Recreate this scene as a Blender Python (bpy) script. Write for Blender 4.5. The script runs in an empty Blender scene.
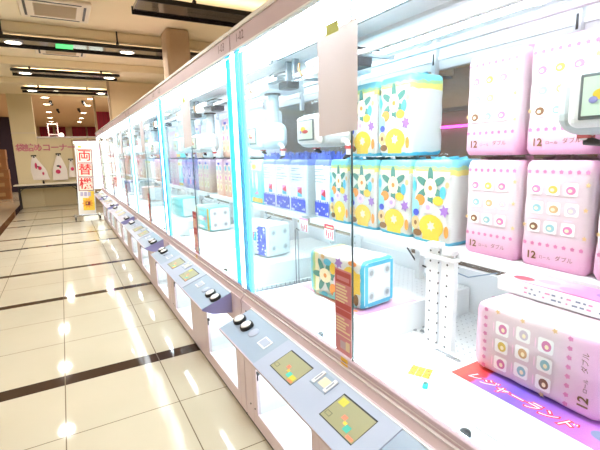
import bpy, bmesh, math, random
from mathutils import Vector, Matrix
random.seed(7)
SC = bpy.context.scene
COL = SC.collection
PI = math.pi

# ------------------------------------------------------------------ helpers
def srgb(c):
    return tuple((v/255/12.92 if v/255 <= .04045 else ((v/255+.055)/1.055)**2.4) for v in c)

def mat(name, rgb, rough=.5, metal=0, vary=.04, scale=12, bump=0, emit=0, spec=.5, emit_rgb=None, coat=0):
    m = bpy.data.materials.new(name); m.use_nodes = True
    nt = m.node_tree; N = nt.nodes; L = nt.links
    b = N['Principled BSDF']
    c = srgb(rgb)
    tc = N.new('ShaderNodeTexCoord'); nz = N.new('ShaderNodeTexNoise'); nz.inputs['Scale'].default_value = scale
    nz.inputs['Detail'].default_value = 3
    L.new(tc.outputs['Object'], nz.inputs['Vector'])
    mx = N.new('ShaderNodeMix'); mx.data_type = 'RGBA'
    mx.inputs[6].default_value = (*[v*(1-vary) for v in c], 1); mx.inputs[7].default_value = (*[min(1, v*(1+vary)) for v in c], 1)
    L.new(nz.outputs['Fac'], mx.inputs[0]); L.new(mx.outputs[2], b.inputs['Base Color'])
    b.inputs['Roughness'].default_value = rough; b.inputs['Metallic'].default_value = metal
    b.inputs['Specular IOR Level'].default_value = spec; b.inputs['Coat Weight'].default_value = coat
    if bump:
        bp = N.new('ShaderNodeBump'); bp.inputs['Strength'].default_value = bump; bp.inputs['Distance'].default_value = .01
        L.new(nz.outputs['Fac'], bp.inputs['Height']); L.new(bp.outputs['Normal'], b.inputs['Normal'])
    if emit:
        b.inputs['Emission Color'].default_value = (*srgb(emit_rgb or rgb), 1); b.inputs['Emission Strength'].default_value = emit
    return m

def glass_mat(name, tint=(255, 255, 255), ior=1.45, haze=0.0):
    m = bpy.data.materials.new(name); m.use_nodes = True
    nt = m.node_tree; N = nt.nodes; L = nt.links; N.clear()
    out = N.new('ShaderNodeOutputMaterial'); lw = N.new('ShaderNodeLayerWeight'); lw.inputs['Blend'].default_value = .5
    pw = N.new('ShaderNodeMath'); pw.operation = 'POWER'; pw.inputs[1].default_value = 5; L.new(lw.outputs['Facing'], pw.inputs[0])
    fr = N.new('ShaderNodeMath'); fr.operation = 'MULTIPLY_ADD'; fr.inputs[1].default_value = .45; fr.inputs[2].default_value = .02; L.new(pw.outputs[0], fr.inputs[0])
    t = N.new('ShaderNodeBsdfTransparent'); t.inputs['Color'].default_value = (*srgb(tint), 1)
    g = N.new('ShaderNodeBsdfGlossy'); g.inputs['Roughness'].default_value = .015
    mx = N.new('ShaderNodeMixShader'); L.new(fr.outputs[0], mx.inputs[0]); L.new(t.outputs[0], mx.inputs[1]); L.new(g.outputs[0], mx.inputs[2])
    last = mx
    if haze:
        d = N.new('ShaderNodeBsdfDiffuse'); d.inputs['Color'].default_value = (.9, .93, .95, 1)
        nz = N.new('ShaderNodeTexNoise'); nz.inputs['Scale'].default_value = 3
        mr = N.new('ShaderNodeMapRange'); mr.inputs[3].default_value = haze*.6; mr.inputs[4].default_value = haze*1.4
        L.new(nz.outputs['Fac'], mr.inputs[0])
        m2 = N.new('ShaderNodeMixShader'); L.new(mr.outputs[0], m2.inputs[0]); L.new(mx.outputs[0], m2.inputs[1]); L.new(d.outputs[0], m2.inputs[2]); last = m2
    L.new(last.outputs[0], out.inputs['Surface'])
    return m

def dots_mat(name, rgb, hole, pitch, r, axes='XY', rough=.4):
    """perforated sheet: rows of small dark holes"""
    m = mat(name, rgb, rough); nt = m.node_tree; N = nt.nodes; L = nt.links; b = N['Principled BSDF']
    tc = N['Texture Coordinate']; sp = N.new('ShaderNodeSeparateXYZ'); L.new(tc.outputs['Object'], sp.inputs[0])
    ds = []
    for a in axes:
        d = N.new('ShaderNodeMath'); d.operation = 'PINGPONG'; d.inputs[1].default_value = pitch/2
        L.new(sp.outputs['XYZ'.index(a)], d.inputs[0])
        q = N.new('ShaderNodeMath'); q.operation = 'POWER'; q.inputs[1].default_value = 2; L.new(d.outputs[0], q.inputs[0]); ds.append(q)
    s = N.new('ShaderNodeMath'); s.operation = 'ADD'; L.new(ds[0].outputs[0], s.inputs[0]); L.new(ds[1].outputs[0], s.inputs[1])
    lt = N.new('ShaderNodeMath'); lt.operation = 'LESS_THAN'; lt.inputs[1].default_value = r*r; L.new(s.outputs[0], lt.inputs[0])
    mx = N.new('ShaderNodeMix'); mx.data_type = 'RGBA'
    old = b.inputs['Base Color'].links[0].from_socket
    L.new(lt.outputs[0], mx.inputs[0]); L.new(old, mx.inputs[6]); mx.inputs[7].default_value = (*srgb(hole), 1)
    L.new(mx.outputs[2], b.inputs['Base Color'])
    return m

def band_mat(name, stops, axis='Z', lo=0, hi=1, rough=.3, constant=True, bump=.25, noise=0.0):
    """printed film: colour bands along one object axis"""
    m = mat(name, (255, 255, 255), rough, bump=bump, scale=22); nt = m.node_tree; N = nt.nodes; L = nt.links; b = N['Principled BSDF']
    sp = N.new('ShaderNodeSeparateXYZ'); L.new(N['Texture Coordinate'].outputs['Object'], sp.inputs[0])
    mr = N.new('ShaderNodeMapRange'); mr.inputs[1].default_value = lo; mr.inputs[2].default_value = hi
    src = sp.outputs['XYZ'.index(axis)]
    if noise:
        nz = N['Noise Texture']; ma = N.new('ShaderNodeMath'); ma.operation = 'MULTIPLY_ADD'; ma.inputs[1].default_value = noise
        L.new(nz.outputs['Fac'], ma.inputs[0]); L.new(src, ma.inputs[2]); src = ma.outputs[0]
    L.new(src, mr.inputs[0])
    cr = N.new('ShaderNodeValToRGB'); cr.color_ramp.interpolation = 'CONSTANT' if constant else 'LINEAR'
    e = cr.color_ramp.elements
    while len(e) < len(stops): e.new(.5)
    for k, (p, c) in enumerate(stops): e[k].position = p; e[k].color = (*srgb(c), 1)
    L.new(mr.outputs[0], cr.inputs[0]); L.new(cr.outputs[0], b.inputs['Base Color'])
    return m

class MB:
    """collects shapes; build() links them as one mesh object"""
    def __init__(s): s.v = []; s.f = []; s.mi = []; s.sm = []; s.mats = []
    def _m(s, m):
        if m not in s.mats: s.mats.append(m)
        return s.mats.index(m)
    def add(s, vs, fs, m, smooth=False, M=None):
        o = len(s.v); k = s._m(m)
        s.v += [tuple((M @ Vector(p)) if M else p) for p in vs]
        for f in fs: s.f.append([i+o for i in f]); s.mi.append(k); s.sm.append(smooth)
        return s
    def bmadd(s, bm, m, smooth=False, M=None):
        bm.verts.index_update(); vs = [v.co.copy() for v in bm.verts]; fs = [[v.index for v in f.verts] for f in bm.faces]; bm.free()
        return s.add(vs, fs, m, smooth, M)
    def box(s, x0, x1, y0, y1, z0, z1, m, bev=0, M=None, seg=2):
        bm = bmesh.new(); bmesh.ops.create_cube(bm, size=1)
        for v in bm.verts: v.co = Vector(((x0+x1)/2+v.co.x*(x1-x0), (y0+y1)/2+v.co.y*(y1-y0), (z0+z1)/2+v.co.z*(z1-z0)))
        if bev: bmesh.ops.bevel(bm, geom=bm.edges[:], offset=bev, segments=seg, profile=.5, affect='EDGES', clamp_overlap=True)
        return s.bmadd(bm, m, False, M)
    def cyl(s, p, q, r, m, n=20, r2=None, caps=True, M=None):
        p = Vector(p); q = Vector(q); d = q-p; r2 = r if r2 is None else r2
        R = d.to_track_quat('Z', 'Y').to_matrix()
        vs = []
        for t, rr in ((0, r), (1, r2)):
            for k in range(n):
                a = 2*PI*k/n; vs.append(p + d*t + R @ Vector((math.cos(a)*rr, math.sin(a)*rr, 0)))
        s.add(vs, [[k, (k+1) % n, n+(k+1) % n, n+k] for k in range(n)], m, True, M)
        if caps:
            s.add(vs, [list(range(n))[::-1], list(range(n, 2*n))], m, False, M)
        return s
    def tube(s, pts, r, m, n=8, M=None):
        for a, b in zip(pts, pts[1:]): s.cyl(a, b, r, m, n, M=M)
        return s
    def lathe(s, prof, m, c=(0, 0, 0), n=24, M=None):
        vs = []
        for r, z in prof:
            for k in range(n): a = 2*PI*k/n; vs.append((c[0]+r*math.cos(a), c[1]+r*math.sin(a), c[2]+z))
        fs = [[i*n+k, i*n+(k+1) % n, (i+1)*n+(k+1) % n, (i+1)*n+k] for i in range(len(prof)-1) for k in range(n)]
        return s.add(vs, fs, m, True, M)
    def poly(s, pts, m, M=None): return s.add(pts, [list(range(len(pts)))], m, False, M)
    def prism(s, prof, y0, y1, m, M=None):
        """profile in x,z extruded along y"""
        n = len(prof); vs = [(x, y0, z) for x, z in prof]+[(x, y1, z) for x, z in prof]
        fs = [list(range(n)), list(range(n, 2*n))[::-1]]+[[k, n+k, n+(k+1) % n, (k+1) % n] for k in range(n)]
        return s.add(vs, fs, m, False, M)
    def disk(s, c, ry, rz, m, n=16, x=None, rot=0, M=None, ang=1):
        """flat ellipse on the plane x = const facing -x"""
        pts = []
        for k in range(n):
            a = 2*PI*k/n; u = ry*math.cos(a); w = rz*math.sin(a)
            pts.append((x, c[0]+u*math.cos(rot)-w*math.sin(rot), c[1]+u*math.sin(rot)+w*math.cos(rot)))
        return s.add(pts, [list(range(n))], m, False, M)
    def rect(s, y0, y1, z0, z1, m, x, M=None): return s.add([(x, y0, z0), (x, y0, z1), (x, y1, z1), (x, y1, z0)], [[0, 1, 2, 3]], m, False, M)
    def text(s, body, size, m, M, offset=0, extrude=0, shear=0, align='CENTER'):
        cu = bpy.data.curves.new('lettering', 'FONT'); cu.body = body; cu.size = size; cu.offset = offset; cu.extrude = extrude; cu.shear = shear
        cu.align_x = align; cu.align_y = 'CENTER'; cu.resolution_u = 2
        o = bpy.data.objects.new('lettering', cu); COL.objects.link(o); bpy.context.view_layer.update()
        me = o.to_mesh(); vs = [v.co.copy() for v in me.vertices]; fs = [list(p.vertices) for p in me.polygons]
        o.to_mesh_clear(); bpy.data.objects.remove(o); bpy.data.curves.remove(cu)
        return s.add(vs, fs, m, False, M)
    def build(s, name, parent=None, off=(0, 0, 0), label=None, recalc=True):
        me = bpy.data.meshes.new(name); o3 = Vector(off)
        me.from_pydata([tuple(Vector(v)-o3) for v in s.v], [], s.f)
        for m in s.mats: me.materials.append(m)
        for p, k, q in zip(me.polygons, s.mi, s.sm): p.material_index = k; p.use_smooth = q
        if recalc and len(s.f) > 1:
            bm = bmesh.new(); bm.from_mesh(me); bmesh.ops.recalc_face_normals(bm, faces=bm.faces[:]); bm.to_mesh(me); bm.free()
        me.update()
        o = bpy.data.objects.new(name, me); COL.objects.link(o)
        if parent: o.parent = parent
        else: o.location = off
        if label: o['label'] = label
        return o

# text frames: letters' right = r, up = u
def frame(origin, r, u):
    r = Vector(r).normalized(); u = Vector(u).normalized(); n = r.cross(u)
    M = Matrix((r, u, n)).transposed().to_4x4(); M.translation = Vector(origin); return M

def tag(o, label=None, cat=None, group=None, kind=None):
    if label: o['label'] = label
    if cat: o['category'] = cat
    if group: o['group'] = group
    if kind: o['kind'] = kind
    return o
def empty(name, loc, rz=0, **k):
    o = bpy.data.objects.new(name, None); COL.objects.link(o); o.location = loc; o.rotation_euler.z = rz; o.empty_display_size = .1
    return tag(o, **k)
def copy_tree(o, parent=None, deep=True):
    c = o.copy(); COL.objects.link(c)
    if parent: c.parent = parent
    for k in ('label',):
        pass
    if deep:
        for ch in [x for x in KIDS.get(o.name, [])]: 
            n = copy_tree(ch, c); KIDS.setdefault(c.name, []).append(n)
    return c
KIDS = {}
def index_kids():
    KIDS.clear()
    for o in COL.objects:
        if o.parent: KIDS.setdefault(o.parent.name, []).append(o)
def struct(mb, name, off=(0, 0, 0)):
    o = mb.build(name, off=off); o['kind'] = 'structure'; return o

# ------------------------------------------------------------------ materials
white_plastic = mat('white plastic', (236, 238, 240), .35)
inner_white = mat('white interior panel', (244, 246, 248), .4, vary=.02)
pink_shell = mat('pale pink cabinet enamel', (222, 204, 212), .3, vary=.02, coat=.3)
mauve = mat('mauve metallic trim', (200, 178, 188), .35)
pale_trim = mat('cream edge trim', (215, 205, 205), .4)
panel_blue = mat('pale blue grey console', (150, 168, 188), .28, vary=.03, coat=.3)
panel_mid = mat('light grey console plate', (168, 178, 198), .3, vary=.02, coat=.2)
panel_side = mat('lavender shaded console side', (150, 148, 200), .4)  # lavender puts the side's shade and blue LED tint into the colour
black = mat('black rubber', (18, 18, 20), .5)
dark = mat('dark grey metal', (60, 60, 64), .4, .6)
steel = mat('brushed steel', (190, 194, 198), .25, .9, bump=.05)
grey_plastic = mat('grey plastic', (150, 156, 164), .4)
silver_mint = mat('silver mint plastic', (188, 200, 204), .3)
button_white = mat('white button cap', (240, 240, 238), .25, coat=.5)
alu = mat('white aluminium post', (232, 236, 240), .3)
glass = glass_mat('clear sliding glass', (253, 254, 254), 1.4)
glass_side = glass_mat('clear side glass', (252, 254, 254), 1.4, haze=.02)
glass_edge = mat('dark glass edge', (70, 90, 92), .3)
acrylic = glass_mat('clear acrylic', (246, 251, 252), 1.35, haze=.05)
cyan_led = mat('cyan led strip', (140, 225, 250), .4, emit=1.3, emit_rgb=(90, 222, 252))
pink_led = mat('pink led strip', (250, 120, 220), .4, emit=2.2, emit_rgb=(250, 130, 225))
white_led = mat('white led strip', (255, 255, 255), .4, emit=3.0, emit_rgb=(240, 250, 255))
back_acrylic = glass_mat('milky back acrylic', (250, 252, 252), 1.35, haze=.06)
cyan_cover = glass_mat('blue tinted post cover', (150, 228, 250), 1.4, haze=.1)
shelf_fill = mat('added under shelf fill strip', (255, 255, 255), .4, emit=14, emit_rgb=(235, 248, 255))
ledge_led = mat('ledge light strip', (255, 255, 255), .4, emit=16, emit_rgb=(225, 245, 255))
rear_fill = mat('added rear fill strip', (255, 255, 255), .4, emit=16, emit_rgb=(232, 248, 255))
post_led = mat('post light strip', (255, 255, 255), .4, emit=12, emit_rgb=(225, 246, 255))
pocket_led = mat('pocket light', (255, 255, 255), .4, emit=60, emit_rgb=(240, 248, 255))
screen_glow = mat('lit screen', (128, 127, 96), .3, emit=.14, emit_rgb=(225, 220, 150))
sc_yellow = mat('screen yellow block', (165, 162, 50), .3, emit=.25, emit_rgb=(225, 220, 40))
sc_teal = mat('screen teal block', (60, 170, 150), .3, emit=.15)
sc_red = mat('screen coral block', (230, 120, 90), .3, emit=.15)
sc_orange = mat('screen orange block', (240, 180, 60), .3, emit=.15)
perf = dots_mat('white perforated board', (242, 244, 246), (150, 150, 155), .03, .0028)
perf_side = dots_mat('perforated upright', (242, 244, 246), (60, 60, 64), .04, .0042, 'YZ')
mint_grey = mat('grey mint chute board', (196, 210, 206), .5)
rail_dark = mat('rail grey', (120, 130, 134), .35, .5)
plate_mint = mat('pale mint plate', (205, 225, 205), .4)
yellow_stk = mat('yellow round sticker', (225, 175, 50), .5)
red_pr = mat('red print', (190, 85, 85), .5)
pink_pr = mat('pink print', (212, 140, 148), .5)
cream_pr = mat('cream print', (235, 215, 180), .5)
dark_brown = mat('dark brown print', (95, 60, 52), .5)
brown_pr = mat('brown print', (140, 105, 60), .5)
C0_y = mat('badge yellow', (225, 190, 60), .5)
sheet_paper = mat('pinkish paper sheet', (222, 212, 214), .8, vary=.015)
_n = sheet_paper.node_tree; _t = _n.nodes.new('ShaderNodeBsdfTranslucent'); _t.inputs['Color'].default_value = (.80, .74, .76, 1)
_m = _n.nodes.new('ShaderNodeMixShader'); _m.inputs[0].default_value = .14; _n.links.new(_n.nodes['Principled BSDF'].outputs[0], _m.inputs[1]); _n.links.new(_t.outputs[0], _m.inputs[2]); _n.links.new(_m.outputs[0], _n.nodes['Material Output'].inputs['Surface'])
tape_green = mat('yellow green tape', (205, 215, 120), .5)

# slatted light cover under the roof: lit gaps between white slats
def slat_light():
    m = bpy.data.materials.new('slatted light cover'); m.use_nodes = True
    nt = m.node_tree; N = nt.nodes; L = nt.links; b = N['Principled BSDF']
    tc = N.new('ShaderNodeTexCoord'); sp = N.new('ShaderNodeSeparateXYZ'); L.new(tc.outputs['Object'], sp.inputs[0])
    d = N.new('ShaderNodeMath'); d.operation = 'PINGPONG'; d.inputs[1].default_value = .012; L.new(sp.outputs['Y'], d.inputs[0])
    g = N.new('ShaderNodeMath'); g.operation = 'GREATER_THAN'; g.inputs[1].default_value = .0045; L.new(d.outputs[0], g.inputs[0])
    mu = N.new('ShaderNodeMath'); mu.operation = 'MULTIPLY_ADD'; mu.inputs[1].default_value = LED_S; mu.inputs[2].default_value = .25; L.new(g.outputs[0], mu.inputs[0])
    b.inputs['Base Color'].default_value = (.7, .72, .75, 1); b.inputs['Emission Color'].default_value = (.93, .97, 1, 1)
    L.new(mu.outputs[0], b.inputs['Emission Strength'])
    return m
LED_S = 27
led_cover = slat_light()

# ------------------------------------------------------------------ claw machine
XR = 1.19
P = 1.86
C = [1.12+P*k for k in range(6)]
HW = .924
def make_machine():
    root = empty('claw_machine', (XR, C[0], 0))
    O = (XR, 0, 0)
    def B(mb, name, parent=root, label=None): return mb.build(name, parent, O, label)
    # base cabinet with two prize pockets cut into the front
    pockets = [(-.80, -.24), (.20, .77)]; zb, zt = .10, .545
    b = MB()
    b.box(.775, .795, -HW, HW, .02, zb, pink_shell); b.box(.775, .795, -HW, HW, zt, .712, pink_shell)
    ys = [-HW, pockets[0][0], pockets[0][1], pockets[1][0], pockets[1][1], HW]
    for k in (0, 2, 4): b.box(.775, .795, ys[k], ys[k+1], zb, zt, pink_shell)
    for y in (ys[1]-.05, ys[2]+.06, ys[3]-.06, ys[4]+.05): b.box(.7745, .7752, y-.002, y+.002, .02, zt, mauve)
    b.box(.795, 1.6, -HW, -HW+.02, .02, .712, pink_shell); b.box(.795, 1.6, HW-.02, HW, .02, .712, pink_shell)
    b.box(1.58, 1.6, -HW+.02, HW-.02, .02, .712, pink_shell); b.box(.78, 1.6, -HW, HW, 0, .02, dark)
    b.box(.795, 1.58, -HW+.02, HW-.02, .02, .03, pink_shell)
    for y in (.80, .86): b.cyl((.772, y, .665), (.776, y, .665), .006, black, 8); b.cyl((.772, y, .12), (.776, y, .12), .005, black, 8)
    B(b, 'base_cabinet')
    for y0, y1 in pockets:
        k = MB(); x1 = 1.0
        k.box(.795, x1, y0-.01, y0, zb-.01, zt+.01, inner_white); k.box(.795, x1, y1, y1+.01, zb-.01, zt+.01, inner_white)
        k.box(x1, x1+.01, y0-.01, y1+.01, zb-.01, zt+.01, inner_white); k.box(.795, x1, y0, y1, zb-.02, zb-.004, inner_white)
        k.box(.795, x1, y0, y1, zt, zt+.01, inner_white)
        pk = B(k, 'prize_pocket')
        MB().box(.80, .83, y0+.03, y1-.03, zt-.014, zt-.002, pocket_led, .003).build('pocket_light', pk, O)
        MB().box(.781, .785, y0+.004, y1-.004, zb+.01, zt-.012, acrylic, .001).build('flap_door', pk, O, label='clear flap door')
        k = MB(); k.cyl((.770, y1-.03, .36), (.781, y1-.03, .36), .011, black, 14); k.cyl((.772, y1-.03, .352), (.772, y1-.03, .32), .004, black, 8); k.build('latch', pk, O)
    # sloping front ledge and glass rail
    b = MB(); b.prism([(.776, .705), (.80, .745), (.815, .745), (.815, .68), (.796, .68)], -HW, HW, pink_shell)
    b.box(.786, .806, -HW, HW, .7435, .748, pale_trim); B(b, 'front_ledge')
    b = MB(); b.box(.796, .818, -HW, HW, .745, .776, mauve, .003); b.box(.794, .797, -HW, HW, .757, .760, pale_trim); gr = B(b, 'glass_rail')
    MB().box(.8185, .8235, -.89, .89, .752, .772, ledge_led, .002).build('rail_light', gr, O, 'thin bluish white light strip')
    # wedge-shaped control panel
    tilt = math.atan2(.065, .175)
    b = MB(); b.prism([(.598, .632), (.597, .640), (.776, .707), (.775, .585), (.66, .60)], -.78, .78, panel_side)
    up = Vector((-math.sin(tilt), 0, math.cos(tilt))); al = Vector((math.cos(tilt), 0, math.sin(tilt)))
    def pt(u, y, h=0):   # u along slope from the front lip
        q = Vector((.597, y, .640))+al*u+up*h; return tuple(q)
    def slab(mb, u0, u1, y0, y1, h0, h1, m):
        vs = [pt(u0, y0, h0), pt(u1, y0, h0), pt(u1, y1, h0), pt(u0, y1, h0), pt(u0, y0, h1), pt(u1, y0, h1), pt(u1, y1, h1), pt(u0, y1, h1)]
        mb.add(vs, [[3, 2, 1, 0], [4, 5, 6, 7], [0, 1, 5, 4], [1, 2, 6, 5], [2, 3, 7, 6], [3, 0, 4, 7]], m)
    slab(b, .001, .188, -.778, -.333, 0, .003, panel_blue); slab(b, .001, .188, .358, .778, 0, .003, panel_blue)
    slab(b, -.002, .188, -.331, .356, 0, .005, panel_mid); slab(b, -.003, .002, -.78, .78, -.012, .004, mauve)
    slab(b, .184, .190, -.78, .78, .003, .007, white_plastic)
    cp = B(b, 'control_panel')
    def BC(mb, name, label=None): return mb.build(name, cp, O, label)
    for sgn in (1, -1):
        for yy in (.739, .650):
            M = Matrix.Translation(Vector(pt(.10, sgn*yy-.01, .003))) @ Matrix.Rotation(-tilt, 4, 'Y')
            k = MB(); k.lathe([(.034, 0), (.034, .012), (.032, .016), (.027, .017)], black, M=M)
            k.lathe([(.027, .006), (.027, .017), (.024, .021), (.015, .024), (0, .025)], button_white, M=M); BC(k, 'push_button', 'white round button in a black ring')
        M = Matrix.Translation(Vector(pt(.10, sgn*.561, .003))) @ Matrix.Rotation(-tilt, 4, 'Y')
        k = MB(); k.lathe([(.028, 0), (.028, .003), (.024, .005), (0, .005)], panel_mid, M=M); BC(k, 'flat_button', 'flat pale round button')
        k = MB(); slab(k, .075, .125, sgn*.436-.035, sgn*.436+.035, .003, .007, white_plastic); slab(k, .082, .118, sgn*.436-.028, sgn*.436+.028, .007, .009, panel_mid)
        BC(k, 'card_plate', 'square white plate')
    for yc in (.194, -.174):
        k = MB(); slab(k, .044, .154, yc-.085, yc+.086, .005, .0065, black); slab(k, .047, .148, yc-.085, yc+.082, .0065, .0072, screen_glow)
        for u0, u1, a0, a1, m in ((.115, .142, .04, .074, sc_yellow) if yc < 0 else (.055, .08, -.078, -.045, sc_yellow), (.085, .10, -.005, .015, sc_red), (.075, .085, -.02, -.005, sc_orange), (.06, .082, -.045, -.02, sc_teal)):
            slab(k, u0, u1, yc+a0, yc+a1, .0072, .0076, m)
        for u0, u1, a0, a1, m in ((.05, .06, -.08, -.05, sc_red), (.06, .061, .05, .075, black), (.075, .076, .05, .075, black), (.06, .076, .075, .076, black), (.06, .076, .05, .051, black)):
            slab(k, u0, u1, yc+a0, yc+a1, .0072, .0076, m)
        BC(k, 'touch_screen', 'small lit yellow screen')
    k = MB(); slab(k, .105, .17, -.035, .065, .005, .008, panel_blue); slab(k, .12, .155, -.012, .03, .008, .0085, cream_pr)
    for yy in (.048, -.026): slab(k, .11, .168, yy-.008, yy+.008, .008, .013, white_plastic); slab(k, .12, .158, yy-.004, yy+.004, .013, .0135, grey_plastic)
    BC(k, 'card_reader')
    # posts, led tubes
    for s in (-1, 1):
        b = MB(); b.box(.80, .825, s*.912-.012, s*.912+.012, .74, 2.0, alu, .003); B(b, 'corner_post')
        b = MB(); b.box(1.565, 1.6, s*.905-.02, s*.905+.018, .713, 1.99, alu, .003); B(b, 'rear_post')
        b = MB(); b.box(.803, .815, s*.832-.019, s*.832+.019, .778, 1.985, cyan_led, .004); B(b, 'led_tube', label='glowing cyan light tube')
        b = MB(); b.box(.7965, .7995, s*.912-.006, s*.912+.006, .762, 1.992, white_led); B(b, 'edge_light', label='thin glowing white edge strip')
        b = MB(); b.box(.8255, .829, s*.912-.010, s*.912+.010, .78, 1.98, post_led); B(b, 'post_light', label='thin white light strip')
        b = MB(); b.box(.7985, .8005, s*.868-.034, s*.868+.034, .776, 1.995, cyan_cover); B(b, 'post_cover')
        b = MB(); b.box(.826, 1.565, s*.914-.002, s*.914+.002, .73, 1.99, glass_side); b.box(1.136, 1.139, s*.914-.004, s*.914+.004, .73, 1.06, grey_plastic)
        b.box(.826, 1.565, s*.914-.004, s*.914+.004, .725, .735, grey_plastic); B(b, 'side_glass')
    # sliding front panes
    b = MB(); b.box(.806, .810, -.898, -.045, .77, 2.0, glass); b.box(.805, .811, -.0455, -.0425, .77, 2.0, glass_edge); B(b, 'sliding_pane')
    b = MB(); b.box(.812, .816, -.08, .898, .77, 2.0, glass); B(b, 'sliding_pane')
    # header strip
    b = MB(); b.box(.79, .812, -HW, HW, 2.004, 2.082, mauve, .002); b.box(.782, .814, -HW, HW, 2.080, 2.100, button_white, .003); b.box(.787, .812, -HW, HW, 1.996, 2.004, white_plastic)
    for s, t in ((1, '1-02'), (-1, '1-03')):
        b.text(t, .056, dark_brown, frame((.7895, s*.80, 2.045), (0, -1, 0), (0, 0, 1)))
    B(b, 'header_strip')
    # roof with light cover
    b = MB(); b.box(.812, 1.6, -HW, HW, 2.04, 2.08, pink_shell); b.box(1.04, 1.6, -HW, HW, 1.99, 2.04, inner_white); b.box(.812, 1.04, -HW, HW, 2.02, 2.04, inner_white)
    b.box(1.20, 1.23, -HW, HW, 1.975, 1.99, white_plastic); b.box(1.38, 1.42, -HW, HW, 1.97, 1.99, white_plastic)
    roof = B(b, 'roof_panel')
    b = MB(); b.poly([(.835, -.90, 1.998), (1.03, -.90, 1.988), (1.03, .90, 1.988), (.835, .90, 1.998)], led_cover); b.build('light_cover', roof, O, 'slatted light cover', recalc=False)
    b = MB(); b.box(1.028, 1.042, -.90, .90, 1.975, 1.99, rail_dark); b.build('cover_frame', roof, O)
    MB().box(1.385, 1.415, -.88, .88, 1.958, 1.970, rear_fill, .003).build('rear_fill_strip', roof, O, 'added thin white fill strip')  # strip added to brighten the upper cabinet interior
    # back frame with clear pane
    b = MB(); b.box(1.57, 1.6, -.89, .89, 1.86, 1.99, inner_white); b.box(1.57, 1.6, -.89, .89, .70, .948, inner_white)
    b.box(1.562, 1.572, -.885, .885, 1.90, 1.915, white_plastic); b.box(1.568, 1.575, .87, .885, .925, 1.86, inner_white); b.box(1.568, 1.575, -.885, -.87, .925, 1.86, inner_white)
    for y in (-.31, .31): b.box(1.545, 1.57, y-.012, y+.012, 1.80, 1.99, white_plastic); b.box(1.543, 1.546, y-.004, y+.004, 1.88, 1.93, dark)
    bf = B(b, 'back_frame')
    MB().box(1.582, 1.588, -.885, .885, .925, 1.86, back_acrylic).build('back_pane', bf, O)
    MB().box(1.574, 1.580, .46, .868, .948, 1.86, inner_white).build('back_board', bf, O)
    # play field
    b = MB(); b.box(.82, 1.57, -.90, .90, .715, .745, perf)
    B(b, 'play_field')
    MB().box(.905, 1.56, -.885, -.385, .745, .870, perf, .002).build('prize_platform', root, O) if False else None
    for y0, y1 in ((-.885, -.385), (.07, .57)):
        b = MB(); b.box(.905, 1.56, y0, y1, .745, .870, perf, .002); B(b, 'prize_platform')
    b = MB(); b.box(1.50, 1.505, -.86, .86, 1.088, 1.100, shelf_fill, .002); B(b, 'shelf_fill_strip', label='added thin white fill strip under the shelf')  # strip added to brighten the rear beneath the shelf
    for s in (1, -1):
        b = MB(); b.box(.822, .900, s*.545-.33, s*.545+.33, .746, .749, mint_grey); b.box(.823, .900, s*.215-.002, s*.215+.002, .746, .80, acrylic)
        k = B(b, 'prize_chute')
        q = MB(); q.lathe([(.013, 0), (.015, .004), (.014, .014), (.009, .018), (0, .019)], black, (.848, s*.235-(.245 if s < 0 else 0), .749)); q.build('rubber_stopper', k, O)
    # shelf and perforated uprights
    b = MB(); b.box(1.205, 1.50, -.885, .885, 1.108, 1.128, inner_white, .002); b.box(1.203, 1.207, -.885, .885, 1.10, 1.13, white_plastic)
    for y in (-.80, -.3, .3, .80): b.box(1.46, 1.49, y-.015, y+.015, .745, 1.108, perf_side)
    B(b, 'shelf')
    b = MB()
    for y0, y1 in ((-.078, -.020), (-.150, -.092)):
        b.box(1.180, 1.186, y0, y1, .745, 1.135, perf_side); b.box(1.186, 1.203, y0, y0+.004, .745, 1.10, inner_white); b.box(1.186, 1.203, y1-.004, y1, .745, 1.10, inner_white)
    b.box(1.165, 1.203, -.16, .0, 1.095, 1.108, inner_white, .003); b.box(1.165, 1.203, -.09, -.03, 1.135, 1.155, white_plastic, .004); b.box(1.165, 1.203, -.15, -.11, 1.12, 1.14, white_plastic, .004)
    b.box(1.14, 1.203, -.155, -.015, .745, .751, inner_white)
    B(b, 'upright_bracket')
    b = MB()
    for y in (-.25, .34): b.tube([(1.53, y+.10, .99), (1.50, y, .935), (1.45, y-.16, .94), (1.44, y-.3, .99)], .004, dark, 6)
    b.tube([(1.5, .32, 1.1), (1.49, .22, .96), (1.52, .05, .93), (1.5, -.1, .99)], .003, panel_blue, 6)
    B(b, 'cable')
    for (x, y, a, l) in ((1.206, .105, .3, .045), (1.235, .03, .15, .02), (1.27, .085, -.1, .02), (1.156, -.155, .02, .055), (1.27, -.0, .9, .018)):
        M = Matrix.Translation((x, y, .746)) @ Matrix.Rotation(a, 4, 'Z'); b = MB(); b.box(-.006, .006, -l, l, 0, .006, steel, M=M); B(b, 'field_clip')
    B(MB().tube([(1.29, .09, .746), (1.29, .09, .80)], .004, steel, 8), 'field_pin')
    # gantry
    b = MB(); b.cyl((1.14, -.89, 1.905), (1.14, .89, 1.905), .012, white_plastic, 12); b.cyl((1.45, -.89, 1.93), (1.45, .89, 1.93), .012, white_plastic, 12)
    b.box(1.125, 1.155, -.90, -.88, 1.89, 1.99, grey_plastic); b.box(1.125, 1.155, .88, .90, 1.89, 1.99, grey_plastic)
    B(b, 'gantry_rail')
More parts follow.
